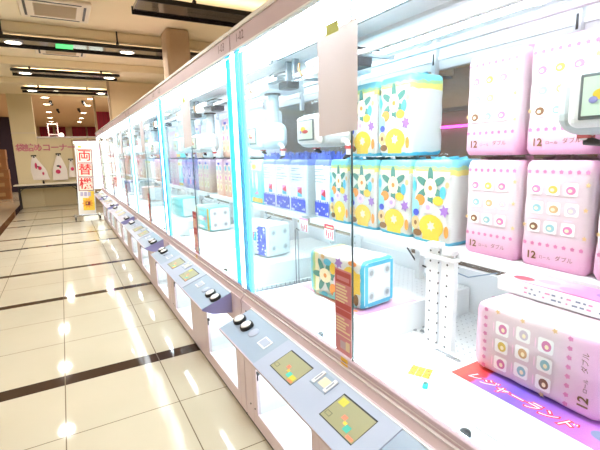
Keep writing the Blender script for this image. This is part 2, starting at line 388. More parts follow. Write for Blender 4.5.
    for yc in (-.68, .55):
        b = MB(); b.box(1.06, 1.30, yc-.10, yc+.10, 1.855, 1.925, white_plastic, .008); b.box(1.08, 1.40, yc+.12, yc+.14, 1.915, 1.93, rail_dark); b.box(1.08, 1.40, yc-.14, yc-.12, 1.915, 1.93, rail_dark)
        b.box(1.12, 1.20, yc-.22, yc-.12, 1.852, 1.892, dark, .004); b.box(1.05, 1.10, yc-.24, yc-.10, 1.885, 1.90, rail_dark)
        b.tube([(1.10, yc-.05, 1.94), (1.16, yc-.12, 1.955), (1.24, yc-.16, 1.94), (1.3, yc-.1, 1.93)], .004, dark, 6)
        b.tube([(1.12, yc-.10, 1.93), (1.20, yc-.18, 1.94), (1.3, yc-.19, 1.925)], .003, black, 6)
        b.cyl((1.058, yc+.03, 1.89), (1.062, yc+.03, 1.89), .006, dark, 10); b.tube([(1.07, yc+.18, 1.93), (1.06, yc+.17, 1.90), (1.07, yc+.155, 1.87)], .006, brown_pr, 6)
        ca = B(b, 'crane_carriage')
        b = MB(); b.cyl((1.16, yc+.04, 1.67), (1.16, yc+.04, 1.845), .036, silver_mint, 24); b.cyl((1.16, yc+.04, 1.845), (1.16, yc+.04, 1.856), .05, dark, 24); b.cyl((1.16, yc+.04, 1.665), (1.16, yc+.04, 1.672), .04, grey_plastic, 24)
        b.build('hoist_column', ca, O)
        b = MB(); hd = (1.0, 1.18)
        b.box(hd[0], hd[1], yc-.13, yc+.13, 1.522, 1.675, silver_mint, .048, seg=5); b.box(hd[0]+.03, hd[1]-.03, yc-.134, yc+.134, 1.56, 1.64, white_plastic, .02, seg=3)
        b.box(hd[0]-.012, hd[0]+.03, yc-.108, yc+.088, 1.536, 1.662, white_plastic, .02, seg=4)
        ch = B(b, 'crane_head')
        b = MB(); b.box(hd[0]-.016, hd[0]-.010, yc-.078, yc+.060, 1.552, 1.648, rail_dark, .005); b.box(hd[0]-.018, hd[0]-.015, yc-.068, yc+.052, 1.560, 1.640, plate_mint)
        b.disk((yc+.01, 1.603), .022, .012, C0_y, x=hd[0]-.0186); b.disk((yc-.01, 1.592), .026, .008, red_pr, x=hd[0]-.0189); b.disk((yc+.03, 1.592), .009, .007, panel_side, x=hd[0]-.0192)
        b.build('name_plate', ch, O, 'framed name plate with coloured badge')
        for s, prof, tip in ((-1, [(-.10, 1.55), (-.15, 1.545), (-.172, 1.52), (-.168, 1.485)], (-.13, 1.468)), (1, [(.08, 1.54), (.10, 1.525), (.10, 1.51)], (.06, 1.50))):
            b = MB(); prof = [(yc+q, z) for q, z in prof]
            for (a0, z0), (a1, z1) in zip(prof, prof[1:]): b.cyl((1.11, a0, z0), (1.11, a1, z1), .013, white_plastic, 12, .012)
            b.cyl((1.11, prof[-1][0], prof[-1][1]), (1.11, yc+tip[0], tip[1]), .012, dark, 10, .006)
            b.box(1.096, 1.124, prof[-2][0]-.014, prof[-2][0]+.014, prof[-2][1]-.01, prof[-2][1]+.004, red_pr); b.build('claw_arm', ch, O)
    # stickers on the glass
    b = MB(); y0, y1 = -.042, .056; x = .8045
    b.rect(y0, y1, .782, 1.095, pink_pr, x); b.rect(y0+.004, y1-.004, 1.045, 1.088, red_pr, x-.0004); b.rect(y0+.012, y1-.012, 1.055, 1.07, pink_pr, x-.0008)
    z = 1.035; random.seed(3)
    while z > .86:
        if abs(z-.955) < .02: b.rect(y0+.003, y1-.003, z-.014, z+.008, red_pr, x-.0004); z -= .026; continue
        w = random.uniform(.05, .082); b.rect(y1-.006-w, y1-.006, z-.004, z+.003, cream_pr, x-.0004); z -= .0115
    b.rect(y0+.004, y1-.004, .848, .852, cream_pr, x-.0004); b.rect(y0+.01, y1-.03, .80, .83, mauve, x-.0004); b.rect(y0+.012, y0+.035, .80, .835, cream_pr, x-.0006)
    B(b, 'instruction_sticker', label='narrow red and pink printed sticker')
    b = MB(); b.box(.7945, .7958, -.03, .01, .748, .775, yellow_stk, .0005); b.rect(-.022, .002, .757, .763, brown_pr, .7942); B(b, 'round_sticker', label='small yellow sticker')
    return root

ORD = ['nearest', 'second', 'third', 'fourth', 'fifth', 'farthest']
machine = make_machine(); index_kids()
machines = []
for k, c in enumerate(C):
    o = machine if k == 0 else copy_tree(machine)
    o.location = (XR, c, 0)
    machines.append(o)
desc = ['pale pink claw machine nearest the camera, with pink and yellow paper roll packs inside',
        'second claw machine of the pale pink row, with blue and cyan packs',
        'third claw machine of the pale pink row, counting from the camera',
        'fourth claw machine of the pale pink row, third from its far end',
        'fifth claw machine of the row, just before the pink-lit last one',
        'last claw machine of the row, lit by a pink tube, beside the red-lettered sign']
for o, d in zip(machines, desc): tag(o, d, 'claw machine', 'claw machines standing in one long row')
for ch in COL.objects:
    if ch.parent is machines[5] and ch.name.startswith('led_tube') and sum((ch.matrix_basis.translation.y, )) == 0:
        ys = [v.co.y for v in ch.data.vertices]
        if sum(ys)/len(ys) > 0:
            ch.data = ch.data.copy(); ch.data.materials.clear(); ch.data.materials.append(pink_led); ch['label'] = 'glowing pink light tube'

# ------------------------------------------------------------------ toilet roll packs
H = .328
def pack_body(m, W=.2, D=.19, seed=1):
    """shrink-wrapped pack: rounded bundle with four soft roll bulges, gathered seal on top"""
    rnd = random.Random(seed); b = MB(); n = 40; rows = [0, .006, .018, .07, .109, .15, .19, .218, .26, .306, .320, .328]
    vs = []
    for i, z in enumerate(rows):
        t = z/H; inset = 1-.07*max(0, 1-z/.02)**2-.07*max(0, (z-.308)/.02)**2
        for k in range(n):
            a = 2*PI*k/n; ca, sa = math.cos(a), math.sin(a)
            e = .20; x = D/2*math.copysign(abs(ca)**e, ca); y = W/2*math.copysign(abs(sa)**e, sa)
            pinch = 1-.018*math.cos(z/.109*2*PI)**8
            w = 1+rnd.uniform(-.006, .006)
            vs.append((x*inset*pinch*w+D/2, y*inset*pinch*w, z))
    m_ = len(rows)
    fs = [[i*n+k, i*n+(k+1) % n, (i+1)*n+(k+1) % n, (i+1)*n+k] for i in range(m_-1) for k in range(n)]
    b.add(vs, fs, m, True); b.add(vs[:n], [list(range(n))], film_white); b.add(vs[-n:], [list(range(n))], m)
    # gathered seal
    s = []; q = 14
    for k in range(q+1):
        y = -W*.46+W*.92*k/q; s.append((D/2+rnd.uniform(-.012, .012), y, H-.004)); s.append((D/2+rnd.uniform(-.02, .02), y*.97, H+rnd.uniform(.006, .016)))
    b.add(s, [[2*k, 2*k+2, 2*k+3, 2*k+1] for k in range(q)], m)
    return b
film_white = mat('white end film', (240, 246, 248), .3, bump=.2)
film_grey = mat('translucent film grey', (200, 210, 215), .3)
def roll_end(b, m):
    for y in (-.048, .048):
        for x in (.048, .142):
            pts = [(x+.019*math.cos(a*PI/8), y+.019*math.sin(a*PI/8), -.0012) for a in range(16)]
            b.add(pts, [list(range(16))[::-1]], m)
            pts = [(x+.011*math.cos(a*PI/8), y+.011*math.sin(a*PI/8), -.002) for a in range(16)]
            b.add(pts, [list(range(16))[::-1]], grey_core)
grey_core = mat('roll core shadow grey', (165, 175, 180), .7); core_ring = mat('pale roll ring', (212, 222, 226), .6)
C_ = dict(yellow=mat('print yellow', (232, 196, 72), .35), teal=mat('print teal', (84, 142, 132), .35), cream=mat('print cream', (250, 240, 205), .35), purple=mat('print purple', (160, 120, 195), .35),
          sky=mat('print sky blue', (90, 190, 222), .35), orange=mat('print orange', (235, 150, 70), .35), white=mat('print white', (250, 250, 250), .35), blue=mat('print blue', (72, 88, 200), .35),
          rose=mat('print rose', (240, 150, 200), .35), mint=mat('print mint', (150, 215, 220), .35), brown=mat('print brown', (125, 90, 55), .35), navy=mat('print navy', (60, 70, 150), .35),
          red=mat('print red', (225, 70, 90), .35), lilac=mat('print lilac', (205, 175, 235), .35), sand=mat('print sand', (225, 190, 140), .35), grey=mat('print grey blue', (120, 135, 165), .35), pale=mat('print pale pink', (250, 215, 235), .35))
XF = -.0012
SOFT = dict(rose=mat('soft rose', (215, 130, 175), .4), mint=mat('soft mint', (150, 195, 205), .4), yellow=mat('soft yellow', (215, 190, 90), .4), sand=mat('soft sand', (210, 175, 130), .4), brown=mat('soft brown', (130, 95, 70), .4), white=mat('soft white', (205, 195, 210), .4))
def star(b, c, r, m, x, n=5, inner=.5):
    pts = []
    for k in range(2*n):
        a = PI*k/n+.3; q = r if k % 2 == 0 else r*inner; pts.append((x, c[0]+q*math.cos(a), c[1]+q*math.sin(a)))
    ctr = (x, c[0], c[1]); vs = pts+[ctr]
    b.add(vs, [[k, (k+1) % (2*n), 2*n] for k in range(2*n)], m)
def leaf(b, c, ry, rz, m, x, rot=0): b.disk(c, ry, rz, m, 16, x, rot)

def art_yellow(b):
    c = C_
    # y+ is the viewer's left
    b.rect(.080, .094, .03, .29, c['mint'], XF+.0002); b.rect(-.094, .094, .262, .285, c['cream'], XF+.0002)
    for q in range(6): a_ = .5+q*PI/3; leaf(b, (.046*math.cos(a_), .222+.046*math.sin(a_)), .034, .014, c['teal'], XF-.0001*q*.5, a_)
    leaf(b, (.0, .220), .032, .038, c['cream'], XF-.0004); leaf(b, (.0, .220), .010, .010, c['orange'], XF-.0006)
    leaf(b, (.052, .170), .026, .022, c['orange'], XF-.0005); leaf(b, (-.04, .172), .026, .018, c['yellow'], XF-.0005); leaf(b, (.083, .225), .010, .022, c['sky'], XF-.0005); leaf(b, (-.062, .205), .015, .024, c['sky'], XF-.0005)
    leaf(b, (.01, .143), .027, .024, c['pale'], XF-.0007); leaf(b, (.01, .143), .012, .010, c['lilac'], XF-.0009); leaf(b, (.074, .145), .019, .026, c['mint'], XF-.0007); leaf(b, (.072, .118), .016, .014, c['blue'], XF-.0008)
    star(b, (-.072, .135), .026, c['purple'], XF-.0006, 6, .55); leaf(b, (-.082, .235), .010, .012, c['sand'], XF-.0006)
    leaf(b, (-.008, .068), .062, .048, c['yellow'], XF-.0009); b.rect(-.05, .035, .012, .06, c['yellow'], XF-.0008); star(b, (-.008, .07), .022, c['cream'], XF-.0011, 6, .6)
    leaf(b, (.074, .075), .022, .028, c['sand'], XF-.0010); leaf(b, (.074, .075), .008, .010, c['brown'], XF-.0012); leaf(b, (.062, .035), .024, .014, c['brown'], XF-.0011)
    leaf(b, (-.084, .055), .011, .024, c['orange'], XF-.0008)
def art_pink(b):
    c = C_
    for k in range(8):
        y = .082-.0235*k
        star(b, (y, .295), .007, SOFT['rose'], XF, 5, .7); star(b, (y, .074), .007, SOFT['rose'], XF, 5, .7)
    cols = [['mint', 'white', 'grey'], ['white', 'lilac', 'rose'], ['brown', 'white', 'rose']]
    cols2 = [['rose', 'yellow', 'rose'], ['mint', 'sand', 'white'], ['brown', 'mint', 'rose']]
    for i in range(3):
        for j in range(3):
            y = .058-.05*j-(.006 if i % 2 else 0); z = .245-.058*i
            bm = bmesh.new(); r = .019
            vs = [(XF, y-r, z-r*.8), (XF, y-r*.8, z-r), (XF, y+r*.8, z-r), (XF, y+r, z-r*.8), (XF, y+r, z+r*.8), (XF, y+r*.8, z+r), (XF, y-r*.8, z+r), (XF, y-r, z+r*.8)]; bm.free()
            b.add(vs, [list(range(8))], c['white']); leaf(b, (y, z-.002), .0135, .012, SOFT[cols2[i][j]], XF-.0005); leaf(b, (y+.002, z-.003), .006, .005, c['cream'], XF-.0008)
            leaf(b, (y, z+.025), .014, .0016, c['pale'], XF-.0004)
    for (y, z) in ((-.085, .19), (-.086, .26), (.088, .13), (-.088, .11)): star(b, (y, z), .008, c['sand'], XF, 5, .5)
    b.text('12', .032, C_['brown'], frame((XF-.0004, .060, .036), (0, -1, 0), (0, 0, 1)), offset=.0008)
    b.text('ロール', .012, C_['brown'], frame((XF-.0004, .017, .034), (0, -1, 0), (0, 0, 1)))
    b.text('ダブル', .017, C_['brown'], frame((XF-.0004, -.038, .038), (0, -1, 0), (0, 0, 1)))
def art_blue(b):
    c = C_; rnd = random.Random(5)
    for i, (z, w) in enumerate(((.275, .05), (.262, .03), (.24, .058), (.222, .07), (.205, .05))):
        y = .075
        while y > .075-w*1.9:
            q = rnd.uniform(.004, .011); b.rect(y-q, y, z-.003, z+.003, c['grey'], XF); y -= q+.004
    b.rect(-.05, .005, .135, .165, c['rose'], XF); b.rect(-.05, .005, .105, .135, c['sky'], XF); b.poly([(XF-.0003, -.05, .165), (XF-.0003, .005, .135), (XF-.0003, -.05, .12)], c['red'])
    b.rect(-.09, .09, .012, .088, c['blue'], XF)
    for k in range(9):
        y = rnd.uniform(-.08, .08); z = rnd.uniform(.02, .08); star(b, (y, z), rnd.uniform(.007, .013), c['white'], XF-.0004, 5, .5)
    for k in range(8): b.rect(.09-.0225*k-.012, .09-.0225*k, .088, .088+rnd.uniform(.004, .014), c['blue'], XF)
def art_cyan(b):
    c = C_
    b.rect(-.09, .09, .25, .30, c['cream'], XF); leaf(b, (.04, .275), .04, .018, c['yellow'], XF-.0003)
    leaf(b, (.0, .17), .022, .07, c['white'], XF); leaf(b, (0, .10), .006, .04, c['rose'], XF-.0004); leaf(b, (-.012, .085), .022, .007, c['rose'], XF-.0005, .4); leaf(b, (.015, .08), .022, .007, c['rose'], XF-.0005, -.4)
    leaf(b, (.07, .18), .012, .07, c['white'], XF); leaf(b, (-.07, .16), .012, .07, c['mint'], XF); b.rect(-.09, .09, .012, .045, c['yellow'], XF); star(b, (.05, .04), .012, c['orange'], XF-.0006)
def art_peach(b):
    c = C_
    for k in range(3):
        for j in range(2): leaf(b, (.045-.09*j, .08+.085*k), .032, .034, c['cream'], XF); leaf(b, (.045-.09*j, .08+.085*k), .02, .022, c[('sand', 'rose', 'sky')[k]], XF-.0004)
    b.rect(-.03, .03, .28, .30, c['blue'], XF)
def art_white(b):
    c = C_
    for k in range(4): b.rect(-.05, .06-.01*k, .20-.02*k, .206-.02*k, c['mint'], XF)
    leaf(b, (0, .09), .04, .03, c['cream'], XF); b.rect(-.03, .03, .26, .27, c['lilac'], XF)
def art_violet(b):
    c = C_
    leaf(b, (0, .19), .06, .06, c['navy'], XF); leaf(b, (0, .19), .042, .042, c['lilac'], XF-.0004); leaf(b, (-.03, .08), .04, .03, c['rose'], XF); leaf(b, (.045, .08), .03, .035, c['blue'], XF-.0003); b.rect(-.08, .08, .275, .3, c['purple'], XF)
def art_red(b):
    c = C_
    leaf(b, (0, .22), .05, .05, c['white'], XF); star(b, (0, .22), .04, c['red'], XF-.0004); b.rect(-.08, .08, .05, .10, c['cream'], XF); b.rect(-.05, .05, .12, .15, c['navy'], XF)

def film(name, stops, **k): return band_mat(name, stops, 'Z', 0, H, **k)
KINDS = {
 'yellow': (film('rainbow yellow and sky film', [(0, (80, 190, 222)), (.09, (218, 222, 220)), (.86, (222, 212, 120)), (.93, (165, 208, 150)), (.97, (120, 200, 220))], noise=.03), art_yellow, 'white toilet roll pack printed with yellow, teal and sky blue shapes'),
 'pink': (film('pale pink film', [(0, (232, 168, 208)), (.18, (230, 190, 212)), (.34, (224, 206, 214)), (.82, (226, 208, 216)), (1, (230, 184, 210))], constant=False), art_pink, 'pale pink toilet roll pack with small round stamps'),
 'blue': (film('white and blue film', [(0, (245, 247, 250)), (.93, (130, 150, 235))], noise=.02), art_blue, 'white toilet roll pack with blue flowered base'),
 'cyan': (film('bright cyan film', [(0, (110, 225, 238)), (.5, (130, 232, 240)), (.85, (190, 240, 240))], constant=False), art_cyan, 'cyan toilet roll pack with white plumes'),
 'peach': (film('peach film', [(0, (225, 180, 160)), (.5, (238, 205, 190)), (.9, (225, 190, 215))], constant=False), art_peach, 'peach coloured toilet roll pack with round motifs'),
 'white': (film('plain white film', [(0, (232, 238, 244)), (.5, (244, 247, 250)), (.9, (225, 232, 240))], constant=False), art_white, 'plain white pack'),
 'violet': (film('violet film', [(0, (150, 145, 200)), (.5, (205, 195, 225)), (.9, (120, 120, 190))], constant=False), art_violet, 'violet toilet roll pack with a navy circle'),
 'red': (film('coral red film', [(0, (225, 120, 110)), (.4, (235, 165, 150)), (.9, (210, 90, 90))], constant=False), art_red, 'coral red toilet roll pack with a star'),
}
crown_film = mat('crumpled blue film', (96, 118, 205), .3, vary=.35, scale=40, bump=.3)
PROTO = {}
for i, (k, (m, art, d)) in enumerate(KINDS.items()):
    o = pack_body(m, seed=i+1).build('toilet_roll_pack'); b = MB(); art(b); p = b.build('printed_front', o, recalc=False)
    e = MB(); roll_end(e, core_ring)
    if k == 'yellow':
        for x0, x1, y0, y1 in ((.012, .03, -.085, .085), (.162, .178, -.085, .085), (.03, .162, -.09, -.074), (.03, .162, .074, .09)): e.add([(x0, y0, -.0008), (x1, y0, -.0008), (x1, y1, -.0008), (x0, y1, -.0008)], [[3, 2, 1, 0]], C_['sky'])
    q = e.build('roll_ends', o, recalc=False); ex = None
    if k == 'blue':
        e = MB(); r5 = random.Random(4); n = 22
        for x0 in (.03, .08, .13):
            vs = []
            for t in range(n+1): y = -.094+.188*t/n; x = x0+r5.uniform(-.012, .012); vs += [(x, y, H-.004), (x+r5.uniform(-.015, .015), y, H+.035+r5.uniform(-.018, .02))]
            e.add(vs, [[2*t, 2*t+2, 2*t+3, 2*t+1] for t in range(n)], crown_film, True)
        ex = e.build('film_crown', o, label='crumpled blue film top', recalc=False)
    PROTO[k] = (o, p, q, d, ex)
USED = set()
def pack(kind, loc, rot=(0, 0, 0), label='', group='toilet roll packs standing on the shelves', parts=True, s=1):
    o, p, q, d, ex = PROTO[kind]
    if kind in USED: n = o.copy(); COL.objects.link(n)
    else: n = o; USED.add(kind); 
    n.location = loc; n.rotation_euler = rot; n.scale = (1, s, 1)
    for c in (p, q, ex):
        if n is o or c is None: continue
        if parts: cc = c.copy(); COL.objects.link(cc); cc.parent = n
    tag(n, label, 'toilet roll pack', group)
    return n
XS = 1.245; Z1 = 1.1285; Z2 = Z1+H+.017
rnd = random.Random(11)
# nearest machine
m1_low = [('pink', .463), ('pink', .675), ('pink', .887), ('yellow', 1.147), ('yellow', 1.362), ('yellow', 1.575), ('yellow', 1.768), ('blue', 1.942)]
m1_up = [('pink', .463), ('pink', .680), ('pink', .900), ('yellow', 1.362), ('yellow', 1.578)]
names_low = ['pale pink stamped roll pack third from the yellow packs, lower shelf row', 'pale pink stamped roll pack in the middle of the lower row of three', 'lower pale pink roll pack right beside the yellow and teal packs',
 'nearest yellow and teal printed roll pack, lower row, touching the pink packs', 'yellow and teal printed roll pack second from the pink packs, lower row', 'yellow and teal printed roll pack third from the pink packs, lower row',
 'yellow and teal printed roll pack beside the white and blue packs, lower row', 'white and blue roll pack right beside the yellow packs in the nearest machine']
names_up = ['upper pale pink roll pack half hidden behind the crane head', 'upper pale pink roll pack in the middle of the top row', 'upper pale pink roll pack beside the gap onto the brown room',
 'upper yellow and teal roll pack on the left side of the gap', 'upper yellow and teal roll pack just right of the taped paper sheet']
for (k, y), l in zip(m1_low, names_low): pack(k, (XS+rnd.uniform(-.004, .004), y, Z1), (0, 0, rnd.uniform(-.02, .02)), l, s=.82 if y in (1.768, 1.942) else 1)
for (k, y), l in zip(m1_up, names_up): pack(k, (XS+rnd.uniform(-.004, .004), y, Z2), (0, 0, rnd.uniform(-.02, .02)), l)
low = {1: ['blue', 'blue', 'blue', 'cyan', 'cyan', 'cyan', 'peach', 'peach'], 2: ['peach', 'peach', 'violet', 'violet', 'violet', 'cyan', 'pink', 'pink'],
       3: ['violet', 'violet', 'peach', 'peach', 'blue', 'blue', 'yellow', 'yellow'], 4: ['peach', 'red', 'red', 'peach', 'pink', 'pink', 'cyan', 'cyan'], 5: ['red', 'red', 'red', 'peach', 'peach', 'blue', 'blue', 'cyan']}
upr = {1: [None, None, None, 'white', 'white', 'peach', 'peach', 'white'], 2: ['white', 'peach', 'violet', 'white', None, 'cyan', 'pink', 'pink'], 3: ['white', 'violet', None, 'peach', 'white', 'blue', None, 'yellow'],
       4: [None, 'red', 'red', None, 'pink', None, None, None], 5: ['red', None, 'red', None, None, 'blue', None, None]}
PLACE = ['at its near end', 'second from near end', 'third from near end', 'fourth from near end', 'fourth from far end', 'third from far end', 'second from far end', 'at its far end']
short = {'white': 'plain white', 'yellow': 'yellow and teal', 'pink': 'pale pink', 'blue': 'white and blue', 'cyan': 'cyan', 'peach': 'peach coloured', 'violet': 'violet', 'red': 'coral red'}
for mi in range(1, 6):
    for row, table, z in (('lower', low, Z1), ('upper', upr, Z2)):
        for j, k in enumerate(table[mi]):
            if not k: continue
            y = C[mi]-.80+.21*j+(.02 if mi == 1 else .04)
            m = ORD[mi] if mi < 5 else 'last'
            pack(k, (XS+rnd.uniform(-.006, .006), y, z), (0, 0, rnd.uniform(-.03, .03)), f'{short[k]} roll pack, {m} claw machine, {row} row, {PLACE[j]}', parts=(mi < 3))
# prizes lying on the play field
ZP = .8745
LIE = (-PI/2, 0, 0)
pack('pink', (.98, .395, ZP+.1), LIE, 'pale pink roll pack lying on its side over the lettered mat', 'roll packs lying on the play fields')
o = pack('yellow', (.965, 1.22, ZP+.1), (-PI/2, 0, .14), 'roll pack with cyan end showing four rolls, lying beside the glass join', 'roll packs lying on the play fields')
pack('blue', (1.02, 2.20, ZP+.1), (-PI/2, 0, .25), 'blue and white roll pack lying behind the nearest glowing cyan post', 'roll packs lying on the play fields')
for mi, k in ((2, 'cyan'), (3, 'peach'), (4, 'violet'), (5, 'red')):
    pack(k, (1.02, C[mi]-.62, ZP+.1), (-PI/2, 0, .15), f'{short[k]} roll pack lying on the play field of the {ORD[mi] if mi<5 else "last"} claw machine', 'roll packs lying on the play fields', parts=False)
pack('cyan', (1.0, C[1]+.28, ZP+.1), (-PI/2, 0, .1), 'cyan roll pack lying in the far half of the second claw machine', 'roll packs lying on the play fields')

# printed mats and banners
def grad(name, axis, lo, hi, stops): return band_mat(name, stops, axis, lo, hi, rough=.35, constant=False, bump=0, noise=.05)
mat_film = grad('purple and rose mat print', 'Y', -.23, .235, [(0, (215, 160, 225)), (.35, (180, 110, 205)), (.7, (110, 85, 200)), (.90, (150, 100, 205)), (.925, (205, 50, 60)), (1, (220, 80, 70))])
red_outline = mat('red lettering outline', (215, 60, 75), .4)
b = MB(); b.box(.900, 1.16, .27, .735, .8705, .8717, mat_film)
M = frame((.934, .565, .8722), (0, -1, 0), (1, 0, 0))
b.text('レジャーランド', .040, red_outline, M, offset=.004, shear=.3); b.text('レジャーランド', .040, C_['white'], frame((.934, .565, .8726), (0, -1, 0), (1, 0, 0)), shear=.3)
def flat(b, x, y, rx, ry, m, z, rot=0):
    pts = [(x+rx*math.cos(a*PI/8)*math.cos(rot)-ry*math.sin(a*PI/8)*math.sin(rot), y+rx*math.cos(a*PI/8)*math.sin(rot)+ry*math.sin(a*PI/8)*math.cos(rot), z) for a in range(16)]
    b.add(pts, [list(range(16))], m)
flat(b, .955, .375, .018, .024, C_['grey'], .8726); flat(b, .95, .345, .022, .018, C_['white'], .8726); flat(b, .965, .32, .02, .03, C_['red'], .8726); flat(b, .945, .295, .02, .016, C_['yellow'], .8727); flat(b, .93, .31, .012, .02, C_['grey'], .8724)
tag(b.build('printed_mat', off=(1.03, .5, .8705), recalc=False), 'purple printed mat with white and red lettering under the lying pink pack', 'mat')
b = MB(); m2 = grad('peach and lilac mat print', 'Y', -.25, .25, [(0, (215, 165, 235)), (.4, (235, 190, 170)), (.7, (240, 160, 170)), (1, (225, 150, 205))])
b.box(.935, 1.24, 1.20, 1.66, .8705, .8717, m2); 
for k in range(8): flat(b, .95+.03*(k % 3), 1.25+.05*k, .008, .014, C_[('orange', 'purple', 'yellow')[k % 3]], .8722)
tag(b.build('printed_mat', off=(1.06, 1.43, .8705), recalc=False), 'peach and lilac printed mat beneath the pack with cyan end', 'mat')
# flat prize box lying in front of the pink packs
boxtop = grad('pink and lilac box print', 'Y', -.25, .25, [(0, (230, 190, 240)), (.3, (190, 160, 235)), (.6, (235, 150, 200)), (.8, (245, 210, 235)), (1, (250, 235, 245))])
b = MB(); b.box(1.10, 1.198, .27, .745, 1.0765, 1.118, inner_white, .004); 
b.box(1.103, 1.196, .275, .74, 1.118, 1.1215, boxtop)
for k, (y, m) in enumerate(((.36, 'yellow'), (.40, 'yellow'), (.47, 'purple'), (.55, 'rose'), (.62, 'lilac'), (.68, 'red'))): flat(b, 1.15-.02*(k % 2), y, .02, .03, C_[m], 1.1222)
rr = random.Random(9)
for z, n in ((1.105, 14), (1.092, 16)):
    y = .66
    for k in range(n): w = rr.uniform(.004, .014); b.rect(y-w, y, z-.002, z+.002, C_['grey'] if k % 3 else C_['rose'], 1.0994); y -= w+rr.uniform(.004, .02)
tag(b.build('prize_box', off=(1.15, .5, 1.0765), recalc=False), 'white prize box with pink and lilac printed top, in front of the pink packs', 'box')
# yellow puzzle-like card scattered on the field
b = MB()
Mx = Matrix.Translation((.989, .937, .7455)) @ Matrix.Rotation(.5, 4, 'Z')
for i in range(3):
    for j in range(3): b.box(-.03+.022*i, -.012+.022*i, -.036+.024*j, -.014+.024*j, .0, .003, C_['yellow'], .001, M=Mx)
for i, j in ((-.03, -.04), (-.01, -.036), (.012, -.03), (-.028, -.01), (.0, .0), (.022, .005), (-.02, .02), (.01, .028), (.03, .026)): b.box(i, i+.004, j, j+.006, .003, .0036, C_['brown'], M=Mx)
tag(b.build('card', off=(.989, .937, .7455)), 'small bright yellow card lying on the white play field', 'card')
b = MB(); b.box(-.012, .012, -.008, .008, 0, .012, mat('teal plastic', (30, 190, 190), .4), .003, M=Matrix.Translation((.935, .862, .7455)) @ Matrix.Rotation(.6, 4, 'Z'))
b.cyl((.935, .862, .757), (.935, .862, .763), .005, C_['teal'], 10)
tag(b.build('plastic_clip', off=(.935, .862, .7455)), 'tiny teal plastic clip beside the yellow card', 'clip')
# price cards hanging from the shelf edge
def price_card(y, w, label, solid):
    b = MB(); x = 1.198
    b.box(x, x+.0015, y-w/2, y+w/2, 1.035, 1.118, C_['white'])
    if solid: b.rect(y-w/2, y+w/2, 1.093, 1.118, C_['red'], x-.0006); b.rect(y-w*.4, y+w*.3, 1.10, 1.108, C_['cream'], x-.0009)
    else: b.rect(y-w/2, y+w/2, 1.108, 1.118, C_['rose'], x-.0006)
    for k in range(4): b.rect(y-w*.38+k*w*.2, y-w*.38+k*w*.2+w*.1, 1.045+.008*(k % 2), 1.085-.006*(k % 3), C_['red'], x-.0006)
    b.rect(y-w*.45, y+w*.42, 1.042, 1.045, C_['rose'], x-.0006)
    return tag(b.build('price_card', off=(x, y, 1.035), recalc=False), label, 'price card', 'price cards on the shelf edge')
price_card(1.80, .09, 'white price card with solid red top, below the blue pack', True)
price_card(2.07, .10, 'white price card with pink frame, left of the red-topped one', False)

# paper sheets taped to the glass
def paper(c, label, first):
    b = MB(); n = 6; vs = []
    for i in range(n+1):
        for j in range(n+1): vs.append((.8015-.003*math.sin(i/n*PI)*(j/n), -.083+.222*i/n, 1.552+.325*j/n+.012*(1-i/n)))
    b.add(vs, [[i*(n+1)+j, (i+1)*(n+1)+j, (i+1)*(n+1)+j+1, i*(n+1)+j+1] for i in range(n) for j in range(n)], sheet_paper, True)
    o = b.build('paper_sheet', recalc=False); o.location = (0, c, 0)
    t = MB(); t.box(.7975, .7985, .01, .08, 1.872, 1.905, tape_green); p = t.build('tape', o, label='yellow green tape')
    return tag(o, label, 'paper sheet', 'paper sheets taped to the glass')
PL = ['pinkish paper sheet taped to the glass of the nearest machine', 'pinkish paper sheet taped to the glass of the second machine', 'paper sheet on the third machine glass', 'paper sheet on the fourth machine glass', 'paper sheet on the fifth machine glass', 'paper sheet on the last machine glass']
ps = paper(C[0], PL[0], True); ps_t = [c for c in COL.objects if c.parent is ps][0]
for c, l in zip(C[1:], PL[1:]):
    o = ps.copy(); COL.objects.link(o); o.location = (0, c, 0); o['label'] = l
    t = ps_t.copy(); COL.objects.link(t); t.parent = o

